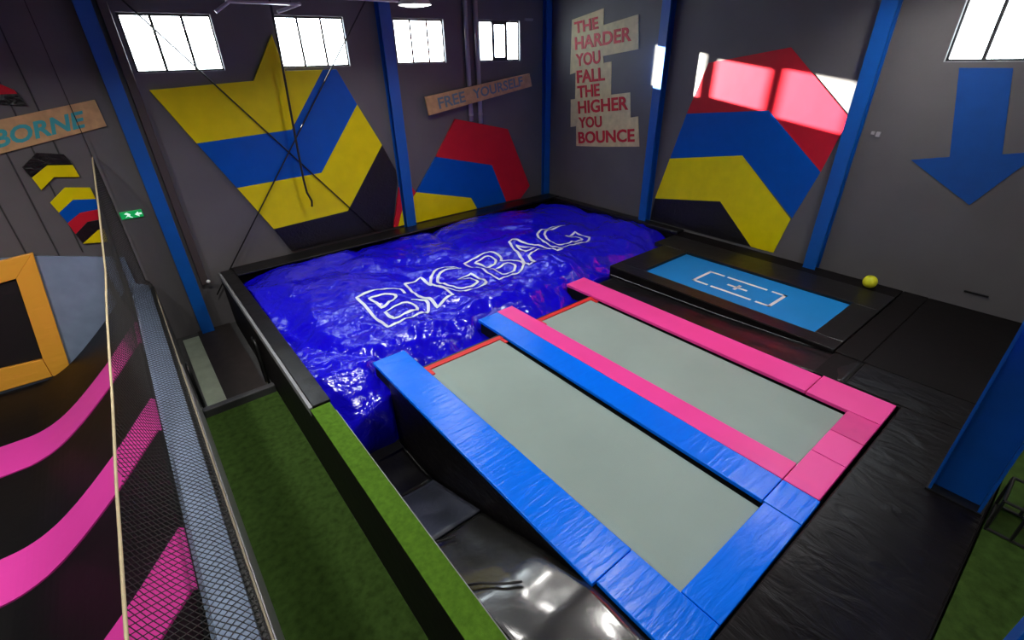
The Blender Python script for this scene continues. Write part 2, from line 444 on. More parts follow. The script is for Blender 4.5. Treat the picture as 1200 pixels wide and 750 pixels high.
# end wall of the ramp court with the orange wall trampoline
def endY(z): return 14.28 + (z+1.6)*0.05
ep = MB(); ep.prism([(XL+0.1, -1.58), (-0.64, -1.58), (-0.64, 0.9), (-1.03, 1.02), (-2.08, 1.31), (-3.2, 1.5), (XL+0.1, 1.5)], lambda x, z: (x, YB-0.03, z), lambda x, z: (x, endY(z)+0.05, z))
tag(ep.build('end_panel', M_GREYV), 'pale blue-grey panel on the wall behind the orange wall trampoline', 'panel')
wt = thing('upright_trampoline', 'orange-padded trampoline standing upright against the blue-grey panel', 'trampoline', (-3.8, 14.3, ZF+0.0))
def quad_on_end(name, pts, t0, t1, m):
    return MB().prism(pts, lambda x, z: (x, endY(z)+t0, z), lambda x, z: (x, endY(z)+t1, z)).build(name, m, wt, bevel=0.012)
# outer / inner corners of the frame (the far side lies beyond the picture)
quad_on_end('pad', [(-2.12,1.43),(-2.53,-1.50),(-2.87,-1.48),(-2.87,-1.00),(-2.58,0.95)], 0.04, -0.06, M_ORANGE)
quad_on_end('pad', [(-2.12,1.43),(-2.58,0.95),(-5.0,0.70),(-5.2,1.15)], 0.04, -0.06, M_ORANGE)
quad_on_end('pad', [(-2.88,-1.00),(-2.88,-1.48),(-5.9,-1.48),(-5.9,-0.85)], 0.04, -0.06, M_ORANGE)
quad_on_end('pad', [(-5.0,0.70),(-5.2,1.15),(-5.9,-0.85),(-5.5,-0.83)], 0.04, -0.06, M_ORANGE)
quad_on_end('bed', [(-2.60,0.92),(-2.88,-1.00),(-5.6,-0.84),(-5.0,0.70)], 0.04, 0.0, M_BEDBLK)
# ------------------------------------------------------------------ the net
def lerp_tab(tab, y):
    if y <= tab[0][0]: return Vector(tab[0][1:])
    for p, q in zip(tab, tab[1:]):
        if y <= q[0]:
            t = (y-p[0])/(q[0]-p[0]); t = t*t*(3-2*t)*0.5+t*0.5
            return Vector(p[1:]).lerp(Vector(q[1:]), t)
    return Vector(tab[-1][1:])
ROPE_TAB = [(-2.0,-1.24,0.95),(3.6,-1.18,0.95),(5.3,-1.157,0.97),(7.56,-1.05,1.19),(9.4,-0.97,1.38),(11.4,-0.85,1.62),(12.7,-0.60,2.54),(14.42,-0.42,3.25)]
BEND_TAB = [(-2.0,-0.75,0.37),(13.2,-0.75,0.37),(14.42,-0.43,0.24)]
def rope_at(y): return lerp_tab(ROPE_TAB, y)
def bend_at(y): return lerp_tab(BEND_TAB, y)
NET_Y0, NET_Y1, LOW = -1.8, 14.42, 0.47
def net_point(y, s):
    """s runs from the base rail over the cap pad (0..LOW) and then straight up"""
    b = bend_at(y)
    if s < LOW:
        t = s/LOW
        return Vector((-0.325+(b.x+0.325)*t, y, 0.105+(b.y-0.105)*t+0.06*math.sin(t*math.pi)))
    r = rope_at(y); t = (s-LOW)/max(0.1, (r.y-b.y))
    if t > 1: return None
    w = 0.03*math.sin(t*math.pi)*math.sin(y*0.9+0.5)
    return Vector((b.x+(r.x-b.x)*t+w, y, b.y+(r.y-b.y)*t))
net = thing('safety_net', 'black safety net with a cream border rope beside the curved ramp', 'net', (-0.4, 6.0, 0.07))
def net_strands():
    mb = MB(); sp = 0.085; ang = 1.05; w = 0.0046; smax = LOW+3.1
    for sgn in (1, -1):
        y = NET_Y0-smax/ang
        while y < NET_Y1+smax/ang:
            run = []; K = 48
            for k in range(K+1):
                s_ = smax*k/K; yy = y+sgn*s_/ang
                if NET_Y0 <= yy <= NET_Y1:
                    p = net_point(yy, s_)
                    if p is None: break
                    run.append(p)
            if len(run) > 1:
                keep = [p for i, p in enumerate(run) if i % 3 == 0 or i == len(run)-1]
                o = len(mb.v)
                for i, p in enumerate(keep):
                    tv = (keep[min(i+1, len(keep)-1)]-keep[max(i-1, 0)]).normalized()
                    n1 = tv.cross(Vector((1, 0, 0.3))).normalized(); n2 = tv.cross(n1)
                    for q in (n1, n2, -n1, -n2): mb.v.append(tuple(p+q*w))
                for i in range(len(keep)-1):
                    for k in range(4):
                        mb.f.append((o+i*4+k, o+i*4+(k+1) % 4, o+(i+1)*4+(k+1) % 4, o+(i+1)*4+k))
            y += sp
    ob = mb.build('mesh', M_NET, net, fix=False)
    ob['kind'] = 'stuff'
net_strands()
ys = [NET_Y0+(13.2-NET_Y0)*i/60 for i in range(60)]+[13.2+(NET_Y1-13.2)*i/16 for i in range(17)]
MB().tube([(rope_at(y).x, y, rope_at(y).y) for y in ys], 0.017, 6).build('border_rope', M_ROPE, net, smooth=True)
MB().tube([(-0.33, NET_Y1, 0.1), (-0.43, NET_Y1, 0.24), (-0.425, NET_Y1, 1.5), (-0.42, NET_Y1, 3.25)], 0.014, 6).build('edge_rope', M_CABLE, net, smooth=True)
MB().tube([(-0.42, NET_Y1, 3.25), (-0.42, NET_Y1, ZC-0.01)], 0.008, 6).build('hanging_cable', M_CABLE, net)

# ------------------------------------------------------------------ sloping mats between the low wall and the trampolines
def slope_mat(label, pts, x0, x1, m, thick=0.05):
    """pts: (y,z) along the top from near to far, resampled"""
    mb = MB(); fine = []
    for i in range(len(pts)-1):
        n = max(2, int(abs(pts[i+1][0]-pts[i][0])/0.08))
        for k in range(n):
            t = k/n; fine.append((pts[i][0]*(1-t)+pts[i+1][0]*t, pts[i][1]*(1-t)+pts[i+1][1]*t))
    fine.append(pts[-1])
    nx = 14; top = []
    for (y, z) in fine:
        row = []
        for k in range(nx+1):
            x = x0+(x1-x0)*k/nx
            w = noise.noise(Vector((x*1.3, y*1.7, 3.1)))*0.035 + noise.noise(Vector((x*4, y*2.2, 7.7)))*0.012
            e = min(1, k/2.0, (nx-k)/2.0)
            row.append((x, y, z+w*e))
        top.append(row)
    mb.sheet(top)
    # skirts and underside
    o = len(mb.v); W = nx+1; R = len(top)
    for row in top:
        for p in row: mb.v.append((p[0], p[1], p[2]-thick))
    for i in range(R-1):
        for j in range(nx):
            mb.f.append((o+i*W+j+1, o+i*W+j, o+(i+1)*W+j, o+(i+1)*W+j+1))
        mb.f.append((i*W, (i+1)*W, o+(i+1)*W, o+i*W)); mb.f.append((i*W+nx, o+i*W+nx, o+(i+1)*W+nx, (i+1)*W+nx))
    for j in range(nx):
        mb.f.append((j, o+j, o+j+1, j+1)); q = (R-1)*W
        mb.f.append((q+j, q+j+1, o+q+j+1, o+q+j))
    return tag(mb.build('slope_mat', m, smooth=True), label, 'mat', 'black vinyl mats sloping down to the airbag')
M_BLKGLOSS = mat('glossy_black_vinyl', (0.018, 0.018, 0.016), 0.27, spec=1.0, coat=0.8, bump=0.25, bscale=2.6, bdist=0.04, detail=5, dist=0.8)
M_BLKSLATE = mat('slate_black_vinyl', (0.045, 0.050, 0.068), 0.30, spec=0.8, bump=0.45, bscale=2.6, bdist=0.04, detail=5, dist=0.8)
slope_mat('shiny black vinyl mat at the top of the slope beside the blue pad', [(-0.5, -0.01), (1.7, -0.01), (1.95, -0.03), (2.7, -0.25), (4.05, -0.86)], 1.50, 2.52, M_BLKGLOSS)
slope_mat('slate black vinyl mat in the middle of the slope', [(4.08, -0.84), (4.6, -1.06), (5.55, -1.45)], 1.50, 2.52, M_BLKSLATE)
slope_mat('dark vinyl mat at the foot of the slope next to the airbag', [(5.58, -1.47), (5.95, -1.55), (6.72, -1.56)], 1.50, 2.52, M_BLACK, 0.03)
# wedge under the slope so that the mats rest on something
wd = MB(); wd.prism([(0.80, ZF), (0.80, -0.08), (1.9, -0.12), (2.7, -0.34), (4.08, -0.95), (5.6, -1.56), (5.6, ZF)], lambda y, z: (1.49, y, z), lambda y, z: (2.54, y, z))
struct(wd.build('floor_ramp', M_BLACKM), 'black ramp under the sloping mats')
# loose strap folds on the mats
for i, pts in enumerate(([(1.55,4.05,-0.80),(1.7,4.0,-0.78),(1.95,3.85,-0.72)], [(1.52,3.0,-0.33),(1.7,2.85,-0.27),(1.88,2.62,-0.18),(2.02,2.5,-0.14)])):
    tag(MB().tube(pts, 0.016, 6).build('strap', M_CABLE, smooth=True), ['short black strap lying at the seam of the sloping mats', 'black strap lying on the shiny upper slope mat'][i], 'strap')

# shallow sloping walkway between the pink trampoline and the blue one
slope_mat('black walkway mat between the pink pad and the blue trampoline', [(1.62, -0.01), (2.2, -0.06), (4.5, -0.2), (7.5, -0.26)], 8.50, 9.40, M_BLACK)
wk = MB(); wk.prism([(2.12, ZF), (2.12, -0.13), (4.5, -0.27), (7.5, -0.33), (7.5, ZF)], lambda y, z: (8.48, y, z), lambda y, z: (9.42, y, z))
struct(wk.build('floor_walkway', M_BLACKM), 'black base under the walkway')

# ------------------------------------------------------------------ the two grey trampolines
def pad_box(name, m, parent, x0, x1, y0, y1, z0=-0.065, z1=0.0):
    return box(x0, x1, y0, y1, z0, z1).build(name, m, parent, bevel=0.009, seg=2)

tb = thing('trampoline', 'long grey trampoline framed in glossy blue pads', 'trampoline', (4.04, 4.0, ZF))
box(2.57, 5.52, 0.85, 6.84, ZF, -0.125).build('base', M_BLACKM, tb)
box(2.555, 2.57, 0.85, 6.93, ZF, -0.07).build('side_skirt', M_BLACKW, tb)
box(2.555, 3.17, 6.94, 7.50, -0.31, -0.07).build('side_skirt', M_BLACKM, tb)
box(5.02, 5.52, 6.84, 7.50, -0.30, -0.07).build('side_skirt', M_BLACKM, tb)
box(3.10, 4.93, 1.22, 6.74, -0.12, -0.07).build('bed', M_BED, tb)
pad_box('pad', M_BLUEP, tb, 2.53, 3.19, 1.93, 7.52)
pad_box('pad', M_BLUEP, tb, 2.59, 3.19, 0.83, 1.92)
pad_box('pad', M_BLUEP, tb, 3.20, 5.00, 0.83, 1.28)
pad_box('pad', M_BLUEP, tb, 5.01, 5.545, 0.83, 1.30)
pad_box('pad', M_BLUEP, tb, 5.01, 5.545, 1.31, 7.57)
box(3.20, 5.00, 6.68, 6.79, -0.075, -0.045).build('edge_strip', M_REDEDGE, tb)
for x in (3.22, 4.92): box(x, x+0.07, 6.50, 6.68, -0.072, -0.05).build('edge_tab', M_REDEDGE, tb)
box(3.19, 5.01, 6.79, 6.84, -0.12, -0.05).build('frame_tube', M_DKMET, tb)

tp = thing('trampoline', 'long grey trampoline framed in pink pads', 'trampoline', (7.0, 4.0, ZF))
box(5.58, 8.43, 0.85, 6.84, ZF, -0.12).build('base', M_BLACKM, tp)
box(5.58, 6.0, 6.84, 7.55, -0.30, -0.07).build('side_skirt', M_BLACKM, tp)
box(7.74, 8.40, 6.94, 7.58, -0.31, -0.07).build('side_skirt', M_BLACKM, tp)
box(5.92, 7.67, 1.22, 6.74, -0.12, -0.07).build('bed', M_BED, tp)
pad_box('pad', M_PINK, tp, 5.555, 5.98, 1.31, 7.60)
pad_box('pad', M_PINK, tp, 5.555, 6.40, 0.85, 1.30)
M_PINK2 = mat('deep_pink_vinyl', srgb(240, 56, 150), 0.38, spec=0.25, bump=0.2, bscale=4, bdist=0.015, var=0.06)
pad_box('pad', M_PINK, tp, 6.41, 7.05, 0.85, 1.30)
pad_box('pad', M_PINK2, tp, 7.06, 7.72, 0.85, 1.30)
pad_box('pad', M_PINK, tp, 7.73, 8.43, 0.85, 1.93)
pad_box('pad', M_PINK, tp, 7.74, 8.37, 1.94, 7.62)
box(5.99, 7.74, 6.70, 6.80, -0.075, -0.045).build('edge_strip', M_REDEDGE, tp)
for x in (6.0, 7.64): box(x, x+0.07, 6.52, 6.70, -0.072, -0.05).build('edge_tab', M_REDEDGE, tp)
box(5.98, 7.74, 6.80, 6.84, -0.12, -0.05).build('frame_tube', M_DKMET, tp)

# ------------------------------------------------------------------ blue trampoline with black pads
tq = thing('trampoline', 'blue trampoline with white cross marking and black pads beside the side wall', 'trampoline', (11.0, 4.8, -0.10))
box(9.75, 11.95, 2.55, 7.0, -0.10, -0.05).build('bed', M_BEDBLUE, tq)
pad_box('pad', M_BLACK, tq, 9.42, 9.84, 2.14, 7.66, -0.10, 0.02)
pad_box('pad', M_BLACK, tq, 9.85, 11.80, 6.88, 7.66, -0.10, 0.02)
pad_box('pad', M_BLACK, tq, 11.81, 12.80, 2.14, 7.98, -0.10, 0.02)
pad_box('pad', M_BLACK, tq, 9.85, 11.80, 2.14, 2.66, -0.10, 0.02)
MB().tube([(9.415, 2.2, -0.07), (9.412, 4.5, -0.17), (9.41, 7.6, -0.22)], 0.012, 6).build('hem', M_GREYM, tq)
box(9.405, 9.42, 2.14, 7.64, -0.32, 0.0).build('side_skirt', M_BLACKM, tq)
zt, zb = -0.049, -0.044
for (x0, x1, y0, y1) in ((10.36,10.43,5.36,5.78),(11.15,11.22,5.36,5.78),(10.36,11.22,5.71,5.78),(10.36,10.43,3.80,4.15),(11.15,11.22,3.80,4.15),(10.36,11.22,3.80,3.87),
                         (10.36,10.43,4.26,5.27),(11.15,11.22,4.26,5.27),(10.62,10.94,4.765,4.835),(10.745,10.815,4.55,5.05)):
    box(x0, x1, y0, y1, zt-0.004, zb).build('marking', M_WHITE, tq)
tag(box(12.84, 13.38, 2.14, 7.98, -0.10, 0.0).build('edge_pad', M_BLACKM, bevel=0.015), 'flat black edge pad between the blue trampoline and side wall', 'pad')
# ball
def uv_sphere(c, r, n=28):
    mb = MB(); K = 16
    mb.lathe([(max(1e-4, r*math.sin(math.pi*i/K)), -r*math.cos(math.pi*i/K)) for i in range(K+1)], c, n)
    return mb
ball = tag(uv_sphere((12.98, 2.74, 0.15), 0.15).build('ball', M_BALL, smooth=True), 'small yellow ball resting by the side wall', 'ball')

# ------------------------------------------------------------------ the airbag
BX0, BX1, BY1 = 1.54, 13.0, 13.69
def smooth(t): t = max(0, min(1, t)); return t*t*(3-2*t)
def bag_near(x): return 6.98 + 0.80*smooth((x-8.38)/0.12)
def ridge(v): return 1-abs(noise.noise(v))*2
def bag_h(x, y):
    yn = bag_near(x)
    e_n = (y-yn); e_l = x-BX0; e_r = BX1-x; e_b = BY1-y
    z = 0.10
    z -= 0.50*(1-smooth((e_n+0.05)/1.25))
    z -= 0.34*(1-smooth(e_l/0.9))*(1-0.6*smooth((y-8)/4))
    z -= 0.16*(1-smooth(e_r/0.7)) + 0.12*(1-smooth(e_b/0.7))
    amp = 0.35+0.65*(1-smooth((e_n-0.5)/5.0))
    z += 0.15*noise.noise(Vector((x*0.62, y*0.85, 1.3)))
    z -= 0.10*max(0, ridge(Vector((x*0.42+0.25*y, y*0.30-0.1*x, 31.7)))-0.72)/0.28
    z += amp*0.085*(ridge(Vector((x*1.1+0.4*y, y*1.5, 5.2)))-0.6)
    z += amp*0.034*(ridge(Vector((x*3.1-0.8*y, y*2.3, 9.2)))-0.6)
    z += 0.008*noise.noise(Vector((x*6, y*6, 2.2)))
    fing = (2.5 < x < 3.25) or (4.95 < x < 6.05) or (7.68 < x < 8.45)
    if fing and e_n < 0.75: z = min(z, -0.34 if not (4.95 < x < 6.05) else -0.32)
    return z
bag = thing('airbag', 'huge glossy blue landing airbag with white BIG BAG lettering', 'airbag', (7.3, 10.4, ZF))
def build_bag():
    rows = []; nx, ny = 230, 125
    xs = [BX0+(BX1-BX0)*i/nx for i in range(nx+1)]
    # near face rolling down to the pit floor
    for k in range(14):
        t = k/13.0
        row = []
        for x in xs:
            yn = bag_near(x); zt = bag_h(x, yn)
            z = ZF+0.02 + (zt-ZF-0.02)*t
            bulge = 0.16*math.sin(math.pi*min(1, t*0.9)) + 0.05*noise.noise(Vector((x*2.2, z*2.5, 4.0)))
            inner = smooth((x-2.5)/0.05)
            row.append((x, yn-bulge*(1-inner)+0.02*inner, z))
        rows.append(row)
    for j in range(1, ny+1):
        row = []
        for x in xs:
            yn = bag_near(x); y = yn+(BY1-yn)*j/ny
            row.append((x, y, bag_h(x, y)))
        rows.append(row)
    mb = MB(); mb.sheet(rows)
    # closing skirt at left, right and back
    w = nx+1; R = len(rows)
    ring = [(i)*w for i in range(R)] + [(R-1)*w+j for j in range(1, w)] + [i*w+nx for i in range(R-2, -1, -1)]
    o = len(mb.v)
    for idx in ring:
        p = mb.v[idx]; mb.v.append((p[0], p[1], ZF+0.01))
    for k in range(len(ring)-1):
        mb.f.append((ring[k], ring[k+1], o+k+1, o+k))
    mb.build('bag_body', M_BAG, bag, smooth=True)
build_bag()

def glyph_loops(ch):
    cu_ = bpy.data.curves.new('glyph', 'FONT'); cu_.body = ch; cu_.fill_mode = 'NONE' if hasattr(cu_, 'fill_mode') else cu_.fill_mode
    cu_.dimensions = '2D'
    try: cu_.fill_mode = 'NONE'
    except Exception: pass
    cu_.resolution_u = 4; cu_.offset = 0.03
    to = bpy.data.objects.new('glyph', cu_); COL.objects.link(to)
    me = bpy.data.meshes.new_from_object(to)
    vs = [v.co.xy.copy() for v in me.vertices]
    adj = {}
    for e in me.edges:
        adj.setdefault(e.vertices[0], []).append(e.vertices[1]); adj.setdefault(e.vertices[1], []).append(e.vertices[0])
    seen = set(); loops = []
    for s in adj:
        if s in seen: continue
        loop = [s]; seen.add(s); cur = s
        while True:
            nx = [k for k in adj[cur] if k not in seen]
            if not nx: break
            cur = nx[0]; seen.add(cur); loop.append(cur)
        if len(loop) > 2: loops.append([vs[k] for k in loop])
    bpy.data.objects.remove(to); bpy.data.meshes.remove(me); bpy.data.curves.remove(cu_)
    return loops

def bag_letter(ch, x0, x1, seed):
    loops = glyph_loops(ch)
    ax = [p.x for l in loops for p in l]; ay = [p.y for l in loops for p in l]
    mnx, mxx, mny, mxy = min(ax), max(ax), min(ay), max(ay)
    H = 1.62; mb = MB(); w = 0.036
    def place(p):
        u = (p.x-mnx)/(mxx-mnx); v = (p.y-mny)/(mxy-mny)
        x = x0+(x1-x0)*u; y = 8.46+0.135*(x-3.3)+H*v
        x += 0.07*noise.noise(Vector((x*1.5, y*1.5, 11))); y += 0.10*noise.noise(Vector((x*1.5, y*1.5, 17)))
        return Vector((x, y))
    for l in loops:
        pts = []
        for i in range(len(l)):
            a, b = l[i], l[(i+1) % len(l)]
            A, B = place(a), place(b)
            n = max(1, int((B-A).length/0.06))
            for k in range(n): pts.append(place(a.lerp(b, k/n)))
        n = len(pts)
        vis = [noise.noise(Vector((p.x*1.3, p.y*1.3, 23.0+seed))) > -0.66 for p in pts]
        o = len(mb.v)
        for i, p in enumerate(pts):
            t = (pts[(i+1) % n]-pts[i-1]).normalized(); q = Vector((-t.y, t.x))
            for s in (1, -1):
                c = p+q*(w*s)
                mb.v.append((c.x, c.y, max(bag_h(c.x, c.y), bag_h(p.x, p.y)-0.01)+0.014))
        for i in range(n):
            j = (i+1) % n
            if vis[i] and vis[j]: mb.f.append((o+2*i, o+2*i+1, o+2*j+1, o+2*j))
    ob = mb.build('letter', M_WPRINT, bag, fix=False)
    ob['label'] = 'white outline letter ' + ch + ' printed on the airbag'
for k, (ch, x0, x1) in enumerate((('B',3.32,4.55),('I',4.62,5.12),('G',5.12,6.25),('B',6.62,7.85),('A',7.75,9.2),('G',9.2,10.75))):
    bag_letter(ch, x0, x1, k)

# ------------------------------------------------------------------ murals (padded panels on the walls)
def mural_piece(parent, name, pts, m, wall, t=0.09, off=0.004):
    if wall == 'right': t = 0.016
    if wall == 'back':
        mb = MB().prism(pts, lambda x, z: (x, YB-off, z), lambda x, z: (x, YB-t, z))
    else:
        mb = MB().prism(pts, lambda y, z: (XR-0.004, y, z), lambda y, z: (XR-t, y, z))
    return mb.build(name, m, parent, bevel=0.004)
m1 = thing('mural', 'yellow and blue chevron mural of wall pads under the crossed bracing rods', 'mural', (3.8, YB, 0.1))
mural_piece(m1, 'panel', [(1.06,4.50),(3.30,4.60),(3.98,5.60),(4.10,4.79),(5.08,4.79),(3.93,3.39),(1.64,3.29)], M_YEL, 'back')
mural_piece(m1, 'panel', [(1.64,3.29),(3.93,3.39),(5.08,4.79),(5.46,4.79),(5.88,3.88),(4.48,2.17),(2.22,2.11)], M_BLU, 'back')
mural_piece(m1, 'panel', [(2.22,2.11),(4.48,2.17),(5.88,3.88),(6.46,2.71),(5.03,0.94),(2.83,0.85)], M_YEL, 'back')
mural_piece(m1, 'panel', [(2.83,0.85),(5.03,0.94),(6.46,2.71),(6.80,1.9),(6.80,1.55),(6.42,0.10),(3.15,0.10)], M_BLACKP, 'back')
m2 = thing('mural', 'red-topped hexagonal mural of wall pads below the plastic pipes', 'mural', (9.8, YB, 0.1))
mural_piece(m2, 'panel', [(9.18,3.22),(11.38,2.70),(12.42,0.49),(11.95,0.08),(11.22,0.08),(10.60,1.54),(8.32,2.12)], M_RED, 'back')
mural_piece(m2, 'panel', [(8.32,2.12),(10.60,1.54),(11.22,0.08),(9.84,0.08),(9.60,0.52),(7.44,1.10)], M_BLU, 'back')
mural_piece(m2, 'panel', [(7.44,1.10),(9.60,0.52),(9.84,0.08),(7.21,0.08),(7.21,0.88)], M_YEL, 'back')
mural_piece(m2, 'panel', [(7.21,1.42),(7.42,1.10),(7.21,0.90)], M_RED, 'back')
mural_piece(m2, 'panel', [(6.84,1.36),(6.84,0.62),(6.60,0.10),(6.46,0.10)], M_RED, 'back')
mural_piece(m2, 'panel', [(6.84,0.60),(6.84,0.10),(6.62,0.10)], M_YEL, 'back')
m3_ = thing('mural', 'large red, blue and yellow chevron mural with sunlit red top', 'mural', (XR, 6.8, 0.05))
mural_piece(m3_, 'panel', [(8.10,4.73),(6.00,5.05),(4.32,3.60),(4.60,2.35),(6.19,3.65),(8.54,3.43)], M_RED, 'right')
mural_piece(m3_, 'panel', [(8.54,3.43),(6.19,3.65),(4.60,2.35),(4.96,1.10),(6.64,2.49),(8.90,2.12)], M_BLU, 'right')
mural_piece(m3_, 'panel', [(8.90,2.12),(6.64,2.49),(4.99,1.07),(5.20,0.07),(5.84,0.07),(7.02,1.15),(9.26,0.81)], M_YEL, 'right')
mural_piece(m3_, 'panel', [(9.26,0.81),(7.02,1.15),(5.84,0.07),(9.34,0.07)], M_BLACKP, 'right')
m4 = thing('mural', 'small chevron mural of black, yellow, blue and red bands above the orange trampoline', 'mural', (-1.2, YB, 1.35))
mural_piece(m4, 'band', [(-1.62,3.18),(-1.29,3.43),(-0.88,3.35),(-0.80,3.13),(-1.21,3.17),(-1.56,2.96)], M_BLACKP, 'back', 0.06, 0.024)
mural_piece(m4, 'band', [(-1.55,2.95),(-1.22,3.16),(-0.81,3.11),(-0.78,2.85),(-1.20,2.91),(-1.50,2.68)], M_YEL, 'back', 0.06, 0.024)
mural_piece(m4, 'band', [(-1.46,2.40),(-1.11,2.67),(-0.69,2.60),(-0.68,2.34),(-1.07,2.39),(-1.40,2.16)], M_YEL, 'back', 0.06, 0.024)
mural_piece(m4, 'band', [(-1.40,2.16),(-1.07,2.39),(-0.68,2.34),(-0.70,2.11),(-1.06,2.09),(-1.34,1.91)], M_BLU, 'back', 0.06, 0.024)
mural_piece(m4, 'band', [(-1.34,1.91),(-1.05,2.09),(-0.70,2.11),(-0.72,1.88),(-1.00,1.87),(-1.30,1.64)], M_RED, 'back', 0.06, 0.024)
mural_piece(m4, 'band', [(-1.30,1.64),(-1.00,1.87),(-0.72,1.88),(-0.74,1.67),(-0.90,1.66),(-1.25,1.41)], M_BLACKP, 'back', 0.06, 0.024)
mural_piece(m4, 'band', [(-1.25,1.40),(-0.88,1.65),(-0.74,1.64),(-0.76,1.33)], M_YEL, 'back', 0.06, 0.024)
m5 = thing('mural', 'red and black mural corner above the tan lettered board', 'mural', (-1.6, YB, 4.35))
mural_piece(m5, 'band', [(-2.4,4.75),(-1.5,4.85),(-1.17,4.62),(-1.15,4.55),(-2.3,4.56)], M_RED, 'back', 0.06, 0.024)
mural_piece(m5, 'band', [(-2.3,4.56),(-1.15,4.55),(-1.08,4.32),(-2.3,4.50)], M_BLACKP, 'back', 0.06, 0.024)

# painted arrow
ar = MB().prism([(2.70,4.62),(2.30,3.00),(2.92,2.86),(1.68,2.12),(1.02,3.26),(1.54,3.14),(1.92,4.62)], lambda y, z: (XR-0.002, y, z), lambda y, z: (XR-0.015, y, z))
tag(ar.build('painted_arrow', M_ARROW), 'dark blue downward arrow painted on the side wall', 'arrow')

# ------------------------------------------------------------------ signs
def word(parent, text, bl, br, tl, m, wall, off, name='lettering', bold=0.026):
    cu_ = bpy.data.curves.new('word', 'FONT'); cu_.body = text; cu_.resolution_u = 3
    cu_.extrude = 0.0; cu_.offset = bold
    to = bpy.data.objects.new('word', cu_); COL.objects.link(to)
    me = bpy.data.meshes.new_from_object(to)
    xs = [v.co.x for v in me.vertices]; ys_ = [v.co.y for v in me.vertices]
    x0, x1, y0, y1 = min(xs), max(xs), min(ys_), max(ys_)
    mb = MB(); n = len(me.vertices)
    t = 0.012
    for d in (off+t, off):
        for v in me.vertices:
            u = (v.co.x-x0)/(x1-x0); w = (v.co.y-y0)/(y1-y0)
            a = bl[0]+(br[0]-bl[0])*u+(tl[0]-bl[0])*w; z = bl[1]+(br[1]-bl[1])*u+(tl[1]-bl[1])*w
            mb.v.append((a, YB-d, z) if wall == 'back' else (XR-d, a, z))
    for p in me.polygons:
        mb.f.append(tuple(p.vertices)); mb.f.append(tuple(n+k for k in reversed(p.vertices)))
    cnt = {}
    for p in me.polygons:
        for e in p.edge_keys: cnt[e] = cnt.get(e, 0)+1
    for (a, b), c in cnt.items():
        if c == 1: mb.f.append((a, b, n+b, n+a))
    bpy.data.objects.remove(to); bpy.data.meshes.remove(me); bpy.data.curves.remove(cu_)
    ob = mb.build(name, m, parent)
    ob['label'] = 'lettering reading ' + text
    return ob

sg = thing('lettered_sign', 'cream block sign with tilted red lettering on the side wall', 'sign', (XR, 11.9, 2.1))
def patch(pts, d0, d1):
    MB().prism(pts, lambda y, z: (XR-d0, y, z), lambda y, z: (XR-d1, y, z)).build('sign_panel', M_CREAM, sg)
patch([(13.38,6.03),(12.00,6.26),(11.92,5.15),(13.38,5.02)], 0, 0.020)
patch([(13.34,5.60),(10.62,6.01),(10.51,5.11),(13.30,4.78)], 0, 0.028)
patch([(13.38,5.02),(11.95,5.12),(11.85,4.74),(13.38,4.40)], 0, 0.024)
patch([(13.12,4.60),(11.53,4.79),(11.45,3.72),(13.09,3.58)], 0, 0.018)
patch([(13.30,3.60),(10.67,3.92),(10.56,3.18),(13.26,2.68)], 0, 0.026)
patch([(12.98,2.74),(10.27,3.24),(10.10,2.34),(11.70,2.16),(12.94,2.05)], 0, 0.022)
F = 0.03
word(sg, 'THE', (13.20,5.62), (12.15,5.72), (13.26,5.95), M_LRED, 'right', F)
word(sg, 'HARDER', (13.16,5.14), (10.79,5.34), (13.20,5.52), M_LRED, 'right', F)
word(sg, 'YOU', (13.08,4.64), (11.98,4.74), (13.14,5.02), M_LRED, 'right', F)
word(sg, 'FALL', (13.00,4.13), (11.74,4.24), (13.06,4.52), M_LRED, 'right', F)
word(sg, 'THE', (12.94,3.66), (11.92,3.77), (13.00,4.04), M_LRED, 'right', F)
word(sg, 'HIGHER', (12.88,3.15), (10.67,3.41), (12.94,3.56), M_LRED, 'right', F)
word(sg, 'YOU', (12.82,2.68), (11.73,2.80), (12.88,3.04), M_LRED, 'right', F)
word(sg, 'BOUNCE', (12.80,2.15), (10.29,2.47), (12.86,2.55), M_LRED, 'right', F)

s2 = thing('lettered_sign', 'tilted tan board with faded teal lettering fixed over two pipes', 'sign', (10.3, YB-0.2, 3.5))
MB().prism([(8.02,3.96),(12.28,4.46),(12.40,4.05),(8.10,3.42)], lambda x, z: (x, YB-0.20, z), lambda x, z: (x, YB-0.26, z)).build('board', M_TAN, s2, bevel=0.006)
word(s2, 'FREE', (8.50,3.58), (9.52,3.73), (8.45,3.90), M_TEALD, 'back', 0.255, bold=0.02)
word(s2, 'YOURSELF', (9.85,3.78), (11.98,4.09), (9.80,4.08), M_TEALD, 'back', 0.255, bold=0.02)
s3 = thing('lettered_sign', 'tan board with bright teal lettering beside the blue column', 'sign', (-1.5, YB, 3.2))
MB().prism([(-3.9,3.72),(0.03,4.37),(0.05,3.83),(-3.9,3.08)], lambda x, z: (x, YB, z), lambda x, z: (x, YB-0.05, z)).build('board', M_TAN, s3, bevel=0.006)
word(s3, 'AIRBORNE', (-2.62,3.44), (-0.33,3.84), (-2.54,3.78), M_TEAL, 'back', 0.045, bold=0.03)

